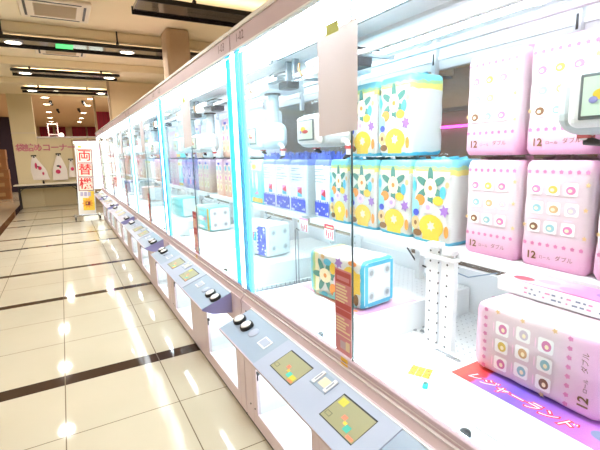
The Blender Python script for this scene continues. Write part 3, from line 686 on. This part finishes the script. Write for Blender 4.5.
# ------------------------------------------------------------------ setting
def floor_mat():
    m = bpy.data.materials.new('polished cream tile'); m.use_nodes = True
    nt = m.node_tree; N = nt.nodes; L = nt.links; b = N['Principled BSDF']
    tc = N.new('ShaderNodeTexCoord'); sp = N.new('ShaderNodeSeparateXYZ'); L.new(tc.outputs['Object'], sp.inputs[0])
    def M(op, a, bb, c=None):
        n = N.new('ShaderNodeMath'); n.operation = op
        for i, v in enumerate((a, bb, c)):
            if v is None: continue
            if isinstance(v, (int, float)): n.inputs[i].default_value = v
            else: L.new(v, n.inputs[i])
        return n.outputs[0]
    X, Y = sp.outputs[0], sp.outputs[1]
    stripes = [(1.15, .06), (3.08, .07), (5.04, .055), (6.43, .055), (8.36, .055), (9.45, .05), (11.2, .05), (12.34, .05), (14.2, .05), (15.45, .05), (-.85, .06)]
    s = None
    for c, h in stripes:
        k = M('COMPARE', Y, c, h); s = k if s is None else M('MAXIMUM', s, k)
    inx = M('GREATER_THAN', X, -1.24); s = M('MULTIPLY', s, inx)
    s = M('MAXIMUM', s, M('COMPARE', X, -1.31, .075))
    # joints
    ends = sorted([c for c, h in stripes]); j = None
    ed = [(a[0], a[1]) for a in sorted(stripes)]
    for (c0, h0), (c1, h1) in zip(ed, ed[1:]):
        a, z = c0+h0, c1-h1; n = max(1, round((z-a)/.61))
        for q in range(1, n):
            k = M('COMPARE', Y, a+(z-a)*q/n, .003); j = k if j is None else M('MAXIMUM', j, k)
    pg = M('PINGPONG', M('ADD', X, .142), .3075); jx = M('LESS_THAN', pg, .003)
    j = M('MAXIMUM', M('MULTIPLY', j, inx), jx)
    nz = N.new('ShaderNodeTexNoise'); nz.inputs['Scale'].default_value = 1.7; nz.inputs['Detail'].default_value = 5; L.new(tc.outputs['Object'], nz.inputs['Vector'])
    base = N.new('ShaderNodeMix'); base.data_type = 'RGBA'; base.inputs[6].default_value = (*srgb(FLOOR_A), 1); base.inputs[7].default_value = (*srgb(FLOOR_B), 1); L.new(nz.outputs['Fac'], base.inputs[0])
    m1 = N.new('ShaderNodeMix'); m1.data_type = 'RGBA'; L.new(s, m1.inputs[0]); L.new(base.outputs[2], m1.inputs[6]); m1.inputs[7].default_value = (*srgb((58, 42, 32)), 1)
    m2 = N.new('ShaderNodeMix'); m2.data_type = 'RGBA'; L.new(j, m2.inputs[0]); L.new(m1.outputs[2], m2.inputs[6]); m2.inputs[7].default_value = (*srgb((112, 98, 80)), 1)
    L.new(m2.outputs[2], b.inputs['Base Color']); b.inputs['Roughness'].default_value = .06; b.inputs['Specular IOR Level'].default_value = .10
    return m
FLOOR_A = (180, 169, 146); FLOOR_B = (192, 181, 159)
ceil_m = mat('warm plaster ceiling', (242, 226, 190), .9, vary=.03, scale=1.5)
wall_m = mat('beige wall paint', (222, 208, 172), .85, vary=.02, scale=2)
wall_warm = mat('tan partition paint', (226, 202, 162), .85, vary=.02)
col_m = mat('taupe column paint', (178, 152, 122), .8, vary=.03, bump=.02)
brown_wall = mat('brown far wall', (150, 126, 100), .8, vary=.08, scale=2)
navy = mat('dark navy wall', (45, 28, 45), .8)
CZ = 3.5
struct(MB().box(-7, 9, -5, 31, -.05, 0, floor_mat()), 'floor')
struct(MB().box(-7, 9, -5, 15.75, CZ, CZ+.1, ceil_m), 'ceiling')
far_ceil = mat('peach far ceiling', (225, 188, 148), .9, vary=.02)
struct(MB().box(-7, 9, 15.75, 31, CZ+.02, CZ+.12, far_ceil), 'ceiling_rear')
struct(MB().box(-7.1, -7, -5, 31, 0, CZ+.1, wall_warm), 'wall_left')
struct(MB().box(9, 9.1, -5, 31, 0, CZ+.1, brown_wall), 'wall_right')
struct(MB().box(-7, 9, 31, 31.1, 0, CZ+.1, wall_warm), 'wall_back')
struct(MB().box(-7, 9, -5.1, -5, 0, CZ+.1, wall_warm), 'wall_front')
b = MB()   # down-stand beams
struct(MB().box(-7, 9, 7.62, 8.25, 3.34, CZ, ceil_m, .02), 'trim_1'); struct(MB().box(-7, 9, 10.1, 10.7, 3.34, CZ, ceil_m, .02), 'trim_2'); struct(MB().box(-7, 9, 12.6, 13.1, 3.36, CZ, ceil_m, .02), 'trim_3')
# far wall with the high opening, header and column
b = MB(); b.box(-.62, .35, 15.70, 15.85, 0, 2.12, wall_m); b.box(-.62, 2.4, 15.70, 15.85, 2.12, 2.20, wall_m); b.box(-.64, 2.4, 15.66, 15.88, 2.17, 2.22, pale_trim)
struct(b, 'wall_rear')
struct(MB().box(-1.24, -.60, 15.62, 15.95, 0, CZ, wall_m, .01).box(-1.245, -.595, 15.618, 15.952, 2.32, 2.335, pale_trim), 'trim_4')
struct(MB().box(1.30, 2.56, 12.2, 12.3, 0, 3.46, wall_warm).box(1.25, 1.30, 12.19, 12.32, 0, 3.46, col_m).box(1.12, 1.18, 15.55, 15.7, 0, CZ, col_m), 'wall_partition')
b = MB(); b.cyl((1.66+.18, 7.2, 0), (1.84, 7.2, CZ), .01, col_m, 8)
b = MB(); b.box(1.645, 2.02, 7.0, 7.4, 0, CZ, col_m, .05, seg=4); struct(b, 'trim_5')
struct(MB().box(-7, -1.75, 24, 24.1, 0, CZ, navy), 'wall_dark')
# brown block seen through the machine backs
b = MB(); b.box(3.6, 4.2, -3, 3.6, 0, 1.88, mat('brown counter block', (120, 92, 68), .7), .01); b.box(3.6, 4.22, -3, 3.6, 1.88, 1.92, mat('dark counter top', (70, 52, 42), .4))
counter = tag(b.build('counter', off=(3.9, .1, 0)), 'brown counter block in the room behind the nearest machine', 'counter')
b = MB(); b.cyl((3.55, -.6, 1.72), (3.55, 3.4, 1.72), .012, mat('magenta neon tube', (255, 60, 230), .3, emit=5, emit_rgb=(255, 60, 230)), 10)
for y in (-.4, 1, 2.4): b.box(3.545, 3.60, y-.01, y+.01, 1.71, 1.73, dark)
b.build('neon_tube', counter, (3.9, .1, 0), 'thin magenta neon tube')

# ------------------------------------------------------------------ ceiling tracks with lamps
glossy_dark = mat('glossy dark track', (52, 46, 44), .12, .3, coat=.5)
track_edge = mat('matt black edge', (22, 18, 16), .5)
lamp_glow = mat('downlight lens', (255, 240, 210), .4, emit=14, emit_rgb=(255, 238, 205))
ceiling_fill = mat('added ceiling fill strip', (255, 225, 180), .4, emit=6, emit_rgb=(255, 240, 215))
green_reflection = mat('painted green reflection', (60, 200, 110), .4, emit=.8, emit_rgb=(60, 210, 110))  # emissive patch painted in place of a green sign's reflection on the track
ZB = 3.24
def track(x0, x1, y, lamps, label, rods, green=None, w=.44):
    r = empty('ceiling_track', (x0, y, ZB)); O = (x0, y, ZB)
    b = MB(); b.box(x0, x1, y, y+w, ZB, ZB+.05, glossy_dark, .004); b.build('track_body', r, O)
    b = MB(); b.box(x0-.01, x1+.01, y-.015, y, ZB-.012, ZB+.035, track_edge); b.box(x0-.01, x1+.01, y+w, y+w+.02, ZB-.03, ZB+.06, track_edge); b.build('edge_strip', r, O)
    for lx in lamps:
        b = MB(); b.lathe([(.125, 0), (.125, -.012), (.108, -.016), (.10, -.006)], white_plastic, (lx, y+w*.5, ZB)); q = b.build('downlight', r, O)
        n = 24; g = MB(); g.add([(lx+.102*math.cos(2*PI*k/n), y+w*.5+.102*math.sin(2*PI*k/n), ZB-.008) for k in range(n)], [list(range(n))], lamp_glow); g.build('lens', q, O, recalc=False)
        l = bpy.data.lights.new('downlight_beam', 'AREA'); l.shape = 'DISK'; l.size = .24; l.energy = LAMP_W; l.color = (1, .97, .93)
        lo = bpy.data.objects.new('downlight_beam', l); COL.objects.link(lo); lo.parent = r; lo.location = (lx-x0, w*.5, -.03)
    b = MB(); b.box(x0+.1, x1-.1, y+.26, y+.38, ZB+.05, ZB+.062, ceiling_fill); b.build('ceiling_fill_strip', r, O, 'added warm fill strip on top of the track')  # uplight added to brighten the ceiling, tucked out of view
    for rx in rods:
        b = MB(); b.cyl((rx, y+.05, ZB+.05), (rx, y+.05, CZ), .012, dark, 8); b.box(rx-.02, rx+.02, y+.03, y+.09, ZB+.05, ZB+.09, dark); b.build('hanger_rod', r, O)
    if green: b = MB(); b.box(green[0], green[1], y+.08, y+w-.08, ZB-.006, ZB-.001, green_reflection); b.build('green_reflection_patch', r, O, 'softly glowing patch standing for a green reflection')
    return tag(r, label, 'ceiling track', 'dark ceiling tracks with round downlights')
LAMP_W = 19
track(.95, 8.8, 5.2, [2.6, 4.2, 5.8, 7.4], 'dark ceiling track at the top edge, directly above the near machines', [1.6, 3.4])
track(-4.5, 8.8, 7.55, [-3.6, -2.0, -.43, 1.16, 2.75, 4.3, 5.9, 7.5], 'longest dark ceiling track, with a painted green reflection, crossing in front of the column', [-3, -.55, 1.0, 3.4], (.12, .36))
track(-.66, 1.30, 10.12, [-.44, 1.12], 'short dark ceiling track in the middle, between two others', [-.35, .95])
track(-.66, 1.32, 12.62, [-.44, 1.14], 'short dark ceiling track farthest back, above the high opening', [-.3, .8])
# lamps of the near hall, out of the frame
track(-4.5, .0, 3.0, [-3.6, -2.0, -.43], 'dark ceiling track over the aisle beside the camera', [-3, -.6])
track(-4.5, 4.9, -1.6, [-3.6, -2.0, -.43, 1.16, 2.75], 'dark ceiling track behind the camera', [-3, 3.4])

# air conditioners
def aircon(x, y, label):
    r = empty('air_conditioner', (x, y, CZ)); O = (x, y, CZ)
    b = MB(); b.box(x-.42, x+.42, y-.42, y+.42, CZ-.05, CZ, mat('cream plastic grille frame', (228, 214, 190), .5), .02); b.build('casing', r, O)
    b = MB()
    gm = mat('grille beige', (190, 170, 138), .6)
    b.box(x-.25, x+.25, y-.25, y+.25, CZ-.056, CZ-.050, gm)
    for k in range(12): b.box(x-.24, x+.24, y-.235+.04*k, y-.215+.04*k, CZ-.062, CZ-.056, gm)
    b.build('grille', r, O)
    for (x0, x1, y0, y1) in ((-.30, .30, -.36, -.33), (-.30, .30, .33, .36), (-.36, -.33, -.30, .30), (.33, .36, -.30, .30)):
        MB().box(x+x0, x+x1, y+y0, y+y1, CZ-.054, CZ-.049, track_edge).build('air_slot', r, O)
    return tag(r, label, 'air conditioner')
aircon(.15, 6.75, 'square cream ceiling air conditioner nearest the camera, at the top edge')
aircon(.22, 9.1, 'square ceiling air conditioner half hidden behind the long dark track')
# far hall downlights
for k, y in enumerate((16.4, 18.4, 21.4, 24.2, 26.6)):
    for s, x in (('left', -.24), ('right', 1.12)):
        b = MB(); z = CZ+.02; b.lathe([(.13, 0), (.13, -.012), (.11, -.012)], white_plastic, (x, y, z))
        n = 20; b.add([(x+.11*math.cos(2*PI*q/n), y+.11*math.sin(2*PI*q/n), z-.008) for q in range(n)], [list(range(n))], lamp_glow)
        tag(b.build('downlight', off=(x, y, z), recalc=False), f'{["nearest","second","third","fourth","farthest"][k]} downlight in the {s} row beyond the high opening', 'downlight', 'downlights in the hall beyond the opening')
for x, y, w in ((-.24, 17.0, 10), (1.12, 17.0, 10), (-.24, 21.4, 14), (1.12, 21.4, 14), (-.24, 26.6, 14), (1.12, 26.6, 14), (-3, 21, 8)):
    l = bpy.data.lights.new('far_hall_light', 'AREA'); l.shape = 'DISK'; l.size = .24; l.energy = w*3.2; l.color = (1, .88, .74); lo = bpy.data.objects.new('far_hall_light', l); COL.objects.link(lo); lo.location = (x, y, 3.48)
for i, (x, y) in enumerate(((-.1, 17.3), (.9, 17.0), (.85, 19.6), (.1, 20.0))):
    b = MB(); b.cyl((x, y, CZ+.02), (x, y, CZ-.07), .05, black, 12); b.cyl((x, y, CZ-.05), (x+.04, y-.05, CZ-.13), .04, black, 12)
    tag(b.build('spotlight', off=(x, y, CZ)), f'small black ceiling spotlight, {["left of the nearest downlights","beside the nearest right downlight","beside the second right downlight","between the two downlight rows"][i]}', 'spotlight', 'black spotlights beyond the opening')
# far red panels
crimson = mat('crimson panel', (150, 20, 50), .7, vary=.12, scale=3)
for x0, x1, y, z0, z1, l in ((.82, 1.60, 30.8, 2.2, 3.5, 'wide crimson panel on the far wall beyond the opening'), (-.1, .45, 30.8, 2.2, 3.5, 'crimson panel behind the white frame on the far wall'), (-.95, -.25, 30.8, 2.2, 3.5, 'crimson panel at the left of the far wall'), (1.45, 2.1, 20.0, 0, 3.45, 'tall crimson panel close behind the end of the machine row'), (1.7, 2.4, 30.7, 2.2, 3.5, 'crimson panel right of the widest one on the far wall')):
    b = MB(); b.box(x0, x1, y, y+.06, z0, z1, crimson, .004)
    for k in range(1, 4): b.box(x0+(x1-x0)*k/4-.006, x0+(x1-x0)*k/4+.006, y-.006, y, z0, z1, navy)
    tag(b.build('wall_panel', off=((x0+x1)/2, y, z0)), l, 'wall panel', 'crimson panels')
b = MB(); fr = mat('dull white frame', (190, 165, 165), .6)
for x in (-.35, .02): b.box(x-.02, x+.02, 22.0, 22.04, 2.2, 3.1, fr)
for z in (2.6, 3.06): b.box(-.35, .02, 22.0, 22.04, z-.02, z+.02, fr)
b.box(-.33, -.30, 22, 22.04, 0, 2.2, fr); b.box(-.03, 0, 22, 22.04, 0, 2.2, fr)
tag(b.build('step_ladder', off=(-.16, 22, 0)), 'thin white ladder frame standing beyond the high opening', 'ladder')
b = MB(); b.lathe([(0, -.09), (.05, -.08), (.09, 0), (.05, .08), (0, .09)], mat('warm globe', (255, 245, 220), .4, emit=2.5), (.12, 19, 2.42)); b.cyl((.12, 19, 0), (.12, 19, 2.33), .012, dark, 8)
tag(b.build('globe_lamp', off=(.12, 19, 0)), 'small glowing globe lamp beside the white ladder frame', 'lamp')
b = MB(); b.box(-.98, -.80, 17.0, 17.3, 2.35, 2.62, black, .02); b.cyl((-.93, 17.1, 2.6), (-.93, 17.1, 3.52), .02, black, 8); b.box(-.99, -.90, 17.0, 17.15, 2.75, 2.95, black, .02)
tag(b.build('loudspeaker', off=(-.9, 17.1, 3.5)), 'black loudspeaker hanging just beyond the beige column', 'loudspeaker')

# ------------------------------------------------------------------ far wall lettering, bags, table
sign_pink = mat('pink wall lettering', (205, 120, 140), .6)
b = MB(); txt = '袋詰めコーナー'; xs = [-1.06+.232*k for k in range(7)]
for ch, x in zip(txt, xs): b.text(ch, .25, sign_pink, frame((x, 15.612 if x < -.58 else 15.69, 1.86), (1, 0, 0), (0, 0, 1)), offset=.006, extrude=.004)
tag(b.build('wall_lettering', off=(-.35, 15.66, 1.86)), 'row of pink Japanese letters on the beige wall above the bags', 'lettering')
white_bag = mat('white plastic bag', (240, 232, 228), .4, bump=.4, scale=9); bag_pink = mat('crimson pink bag print', (205, 50, 100), .5); bag_black = mat('black bag print', (40, 25, 30), .5)
def bag(x, w, z0, z1, tilt, label, art):
    r = empty('carrier_bag', (x, 15.64, z1)); O = (0, 0, 0)
    b = MB(); n = 8; vs = []; fs = []
    for side in (0, 1):
        for i in range(n+1):
            for j in range(n+1):
                u = i/n*2-1; t = j/n; ww = w*(.30+.70*min(1, t*1.7)); d = (.045*math.sin(t*PI*.8+.3)*(1-u*u)+.004)*(1 if side else -.6)
                vs.append((u*ww/2+tilt*t+.006*math.sin(9*t+4*u), -.02-d, -t*(z1-z0)))
    q = (n+1)*(n+1)
    for side in (0, 1):
        for i in range(n):
            for j in range(n):
                a = side*q+i*(n+1)+j; fs.append([a, a+1, a+n+2, a+n+1])
    b.add(vs, fs, white_bag, True)
    for (u, v, ru, rv, m) in art: 
        pts = [(u+tilt*(-v/(z1-z0))+ru*math.cos(k*PI/6), -.078, v+rv*math.sin(k*PI/6)) for k in range(12)]; b.add(pts, [list(range(12))], m)
    b.build('bag_body', r, O)
    b = MB(); b.tube([(-.05, -.02, -.02), (-.02, -.02, .05), (.02, -.02, .05), (.05, -.02, -.02)], .012, white_bag, 8); b.build('bag_handle', r, O)
    b = MB(); b.box(-.075, .075, -.03, .02, .04, .085, black, .006); b.box(-.02, .02, -.035, .0, -.04, .05, black, .006); b.build('hook_clip', r, O)
    return tag(r, label, 'carrier bag', 'carrier bags hanging on the wall')
bag(-.74, .44, .86, 1.56, .14, 'white carrier bag with slanting pink print, hanging left above the table', [(-.02, -.25, .035, .10, bag_pink), (.06, -.33, .05, .06, bag_pink), (.03, -.28, .03, .02, bag_black), (.10, -.5, .03, .05, bag_pink)])
bag(-.06, .42, .83, 1.60, -.02, 'white carrier bag with pink and black print, hanging in the middle', [(-.03, -.32, .05, .03, bag_black), (-.05, -.50, .07, .07, bag_pink), (.02, -.35, .03, .05, bag_pink)])
bag(.27, .2, .90, 1.42, .0, 'narrow pale carrier bag partly behind the middle bag', [(.02, -.25, .05, .06, bag_pink)])
r = empty('folding_table', (-.5, 15.3, 0)); O = (-.5, 15.3, 0)
b = MB(); b.box(-1.33, .45, 15.02, 15.58, .725, .755, mat('white laminate', (236, 228, 212), .4), .004); b.build('tabletop', r, O)
for x in (-1.22, .34):
    for y in (15.08, 15.52): MB().cyl((x, y, 0), (x, y, .72), .017, dark, 10).build('leg', r, O)
b = MB(); b.cyl((-1.22, 15.08, .64), (.34, 15.08, .64), .012, dark, 8); b.cyl((-1.22, 15.52, .64), (.34, 15.52, .64), .012, dark, 8); b.tube([(-1.22, 15.08, .52), (-1.02, 15.08, .70)], .01, dark); b.tube([(.34, 15.08, .52), (.14, 15.08, .70)], .01, dark); b.box(-1.22, .34, 15.05, 15.07, .68, .72, dark); b.build('under_frame', r, O)
tag(r, 'long white-topped folding table with dark legs against the beige wall', 'table')
b = MB(); b.cyl((-.55, 15.2, .756), (-.55, 15.2, .83), .03, black, 12); b.cyl((-.55, 15.2, .83), (-.55, 15.2, .86), .012, black, 8)
tag(b.build('dispenser', off=(-.55, 15.2, .756)), 'small black dispenser standing on the folding table under the left bag', 'dispenser')

# cardboard boxes at the left
card = mat('brown cardboard', (150, 105, 68), .85, vary=.12, scale=5, bump=.05); tape_m = mat('packing tape', (175, 140, 95), .4)
first = None
for col in range(3):
    for row in range(5):
        x = -2.12-.56*col; z = .0+.385*row
        if first is None:
            o = MB().box(-.27, .27, -.25, .25, 0, .38, card, .006).build('cardboard_box')
            t = MB().box(-.271, .271, -.04, .04, .3795, .3815, tape_m).box(-.10, .10, -.2515, -.2500, .12, .26, tape_m).build('packing_tape', o); first = (o, t)
        else:
            o = first[0].copy(); COL.objects.link(o); t = first[1].copy(); COL.objects.link(t); t.parent = o
        o.location = (x+.015*((row*7+col) % 3-1), 20.0, z+.0005*row)
        tag(o, f'brown cardboard box, {["bottom","second","middle","fourth","top"][row]} of the {["stack closest to the beige column","middle stack","outer left stack"][col]}', 'cardboard box', 'stacked cardboard boxes')

# bright showcase behind the sign
r = empty('lit_showcase', (.9, 16.2, 0)); O = (.9, 16.2, 0)
case_glow = mat('lit showcase back', (250, 252, 240), .5, emit=1.3, emit_rgb=(250, 252, 240))
b = MB(); b.box(.42, 1.75, 16.0, 16.5, 0, .42, mat('tan plinth', (160, 138, 108), .6)); b.box(.42, 1.75, 16.0, 16.5, 2.0, 2.08, case_glow); b.box(.42, .47, 16.0, 16.5, .42, 2.0, alu); b.box(1.70, 1.75, 16.0, 16.5, .42, 2.0, alu); b.build('case_frame', r, O)
b = MB(); b.box(.47, 1.70, 16.44, 16.48, .42, 2.0, case_glow); b.build('lit_back', r, O)
for z in (.85, 1.3, 1.72): MB().box(.47, 1.70, 16.05, 16.44, z, z+.02, mint_grey).build('case_shelf', r, O)
tag(r, 'brightly lit white showcase behind the red-lettered sign', 'showcase')

# ------------------------------------------------------------------ exchange sign
r = empty('standing_sign', (.38, 11.05, 0)); O = (.38, 11.05, 0)
board = band_mat('white and yellow sign face', [(0, (238, 232, 222)), (.34, (240, 236, 226))], 'Z', 0, 1.8, bump=0)
T = Matrix.Translation((.38, 11.05, .1)) @ Matrix.Rotation(.055, 4, 'Y') @ Matrix.Translation((-.38, -11.05, -.1))
b = MB(); b.box(.20, .56, 11.02, 11.07, .10, 1.68, board, .006, M=T)
b.box(.195, .215, 11.01, 11.08, .10, 1.69, alu, .004, M=T); b.box(.545, .565, 11.01, 11.08, .10, 1.69, alu, .004, M=T); b.box(.195, .565, 11.01, 11.08, .09, .11, alu, .004, M=T)
bd = b.build('board', r, O)
sy = mat('sign yellow', (245, 205, 60), .5); sr = mat('sign red', (215, 45, 45), .5); sl = mat('sign lilac grey', (185, 175, 200), .5); sm = mat('sign maroon outline', (130, 40, 45), .5)
b = MB(); f = lambda x0, x1, z0, z1, m, d: b.add([(x0, 11.019-d, z0), (x1, 11.019-d, z0), (x1, 11.019-d, z1), (x0, 11.019-d, z1)], [[0, 1, 2, 3]], m, False, T)
f(.30, .545, .20, .50, sy, .0004); f(.42, .545, .50, .66, sy, .0004); f(.25, .33, 1.66, 1.72, sy, -.002)
for ch, z in zip('両替機', (1.485, 1.155, .825)):
    f(.222, .538, z-.158, z+.158, sm, .0004); f(.236, .524, z-.144, z+.144, mat('sign blush '+str(z), (246, 228, 205), .5), .0008)
    b.text(ch, .28, sr, T @ frame((.38, 11.0176, z), (1, 0, 0), (0, 0, 1)), offset=.005)
for k in range(3): f(.25+.08*k, .31+.08*k, .54, .64, sl, .0008)
def ring(cx, cz, rr_, m, d, n=10, inner=.6):
    pts = [(cx+(rr_ if k % 2 == 0 else rr_*inner)*math.cos(PI*k/n), 11.019-d, cz+(rr_ if k % 2 == 0 else rr_*inner)*math.sin(PI*k/n)) for k in range(2*n)]+[(cx, 11.019-d, cz)]
    b.add(pts, [[k, (k+1) % (2*n), 2*n] for k in range(2*n)], m, False, T)
ring(.40, .37, .13, mat('sign orange', (240, 160, 50), .5), .0008); f(.35, .45, .32, .41, sm, .0012); f(.37, .40, .35, .39, sy, .0015)
b.build('lettering', r, O, recalc=False)
b = MB(); b.box(.05, .72, 11.02, 11.06, .065, .09, steel, .004); b.box(.10, .14, 10.80, 11.28, .065, .09, steel, .004); b.box(.62, .66, 10.80, 11.28, .065, .09, steel, .004); bs = b.build('stand_base', r, O)
for x, y in ((.12, 10.82), (.12, 11.26), (.64, 10.82), (.64, 11.26)):
    b = MB(); b.cyl((x-.012, y, .034), (x+.012, y, .034), .032, black, 14); b.box(x-.016, x+.016, y-.012, y+.012, .05, .066, steel); b.build('caster', bs, O)
r.location = (.43, 11.64, 0); r.scale = (1.05, 1.05, 1.05)
tag(r, 'white and yellow wheeled sign with three big red Japanese characters', 'sign')

# ------------------------------------------------------------------ camera, world, view
f_px = 411.7366
cx, cy = 300., 225.; V1 = (61., 159.); V2 = (1035., 132.)
a = (V1[0]-cx, V1[1]-cy); b_ = (V2[0]-cx, V2[1]-cy); f_px = math.sqrt(-(a[0]*b_[0]+a[1]*b_[1]))
yv = Vector((a[0], -a[1], -f_px)).normalized(); xv = Vector((b_[0], -b_[1], -f_px)).normalized(); zv = xv.cross(yv)
R = Matrix((xv, yv, zv))    # rows: world axes in camera space
cam = bpy.data.cameras.new('camera'); co = bpy.data.objects.new('camera', cam); COL.objects.link(co)
cam.sensor_width = 36; cam.lens = f_px/600*36; cam.clip_start = .02; cam.clip_end = 200
M = R.to_4x4(); M.translation = Vector((0, 0, 1.5)); co.matrix_world = M
SC.camera = co
w = bpy.data.worlds.new('world'); SC.world = w; w.use_nodes = True
w.node_tree.nodes['Background'].inputs[0].default_value = (1, .93, .82, 1); w.node_tree.nodes['Background'].inputs[1].default_value = .3
SC.view_settings.view_transform = 'Standard'; SC.view_settings.look = 'None'; SC.view_settings.gamma = 1; SC.view_settings.use_curve_mapping = False
SC.view_settings.exposure = .55
try:
    SC.cycles.max_bounces = 10; SC.cycles.transparent_max_bounces = 48; SC.cycles.use_denoising = True; SC.cycles.sample_clamp_indirect = 6; SC.cycles.caustics_reflective = False; SC.cycles.caustics_refractive = False
except Exception: pass
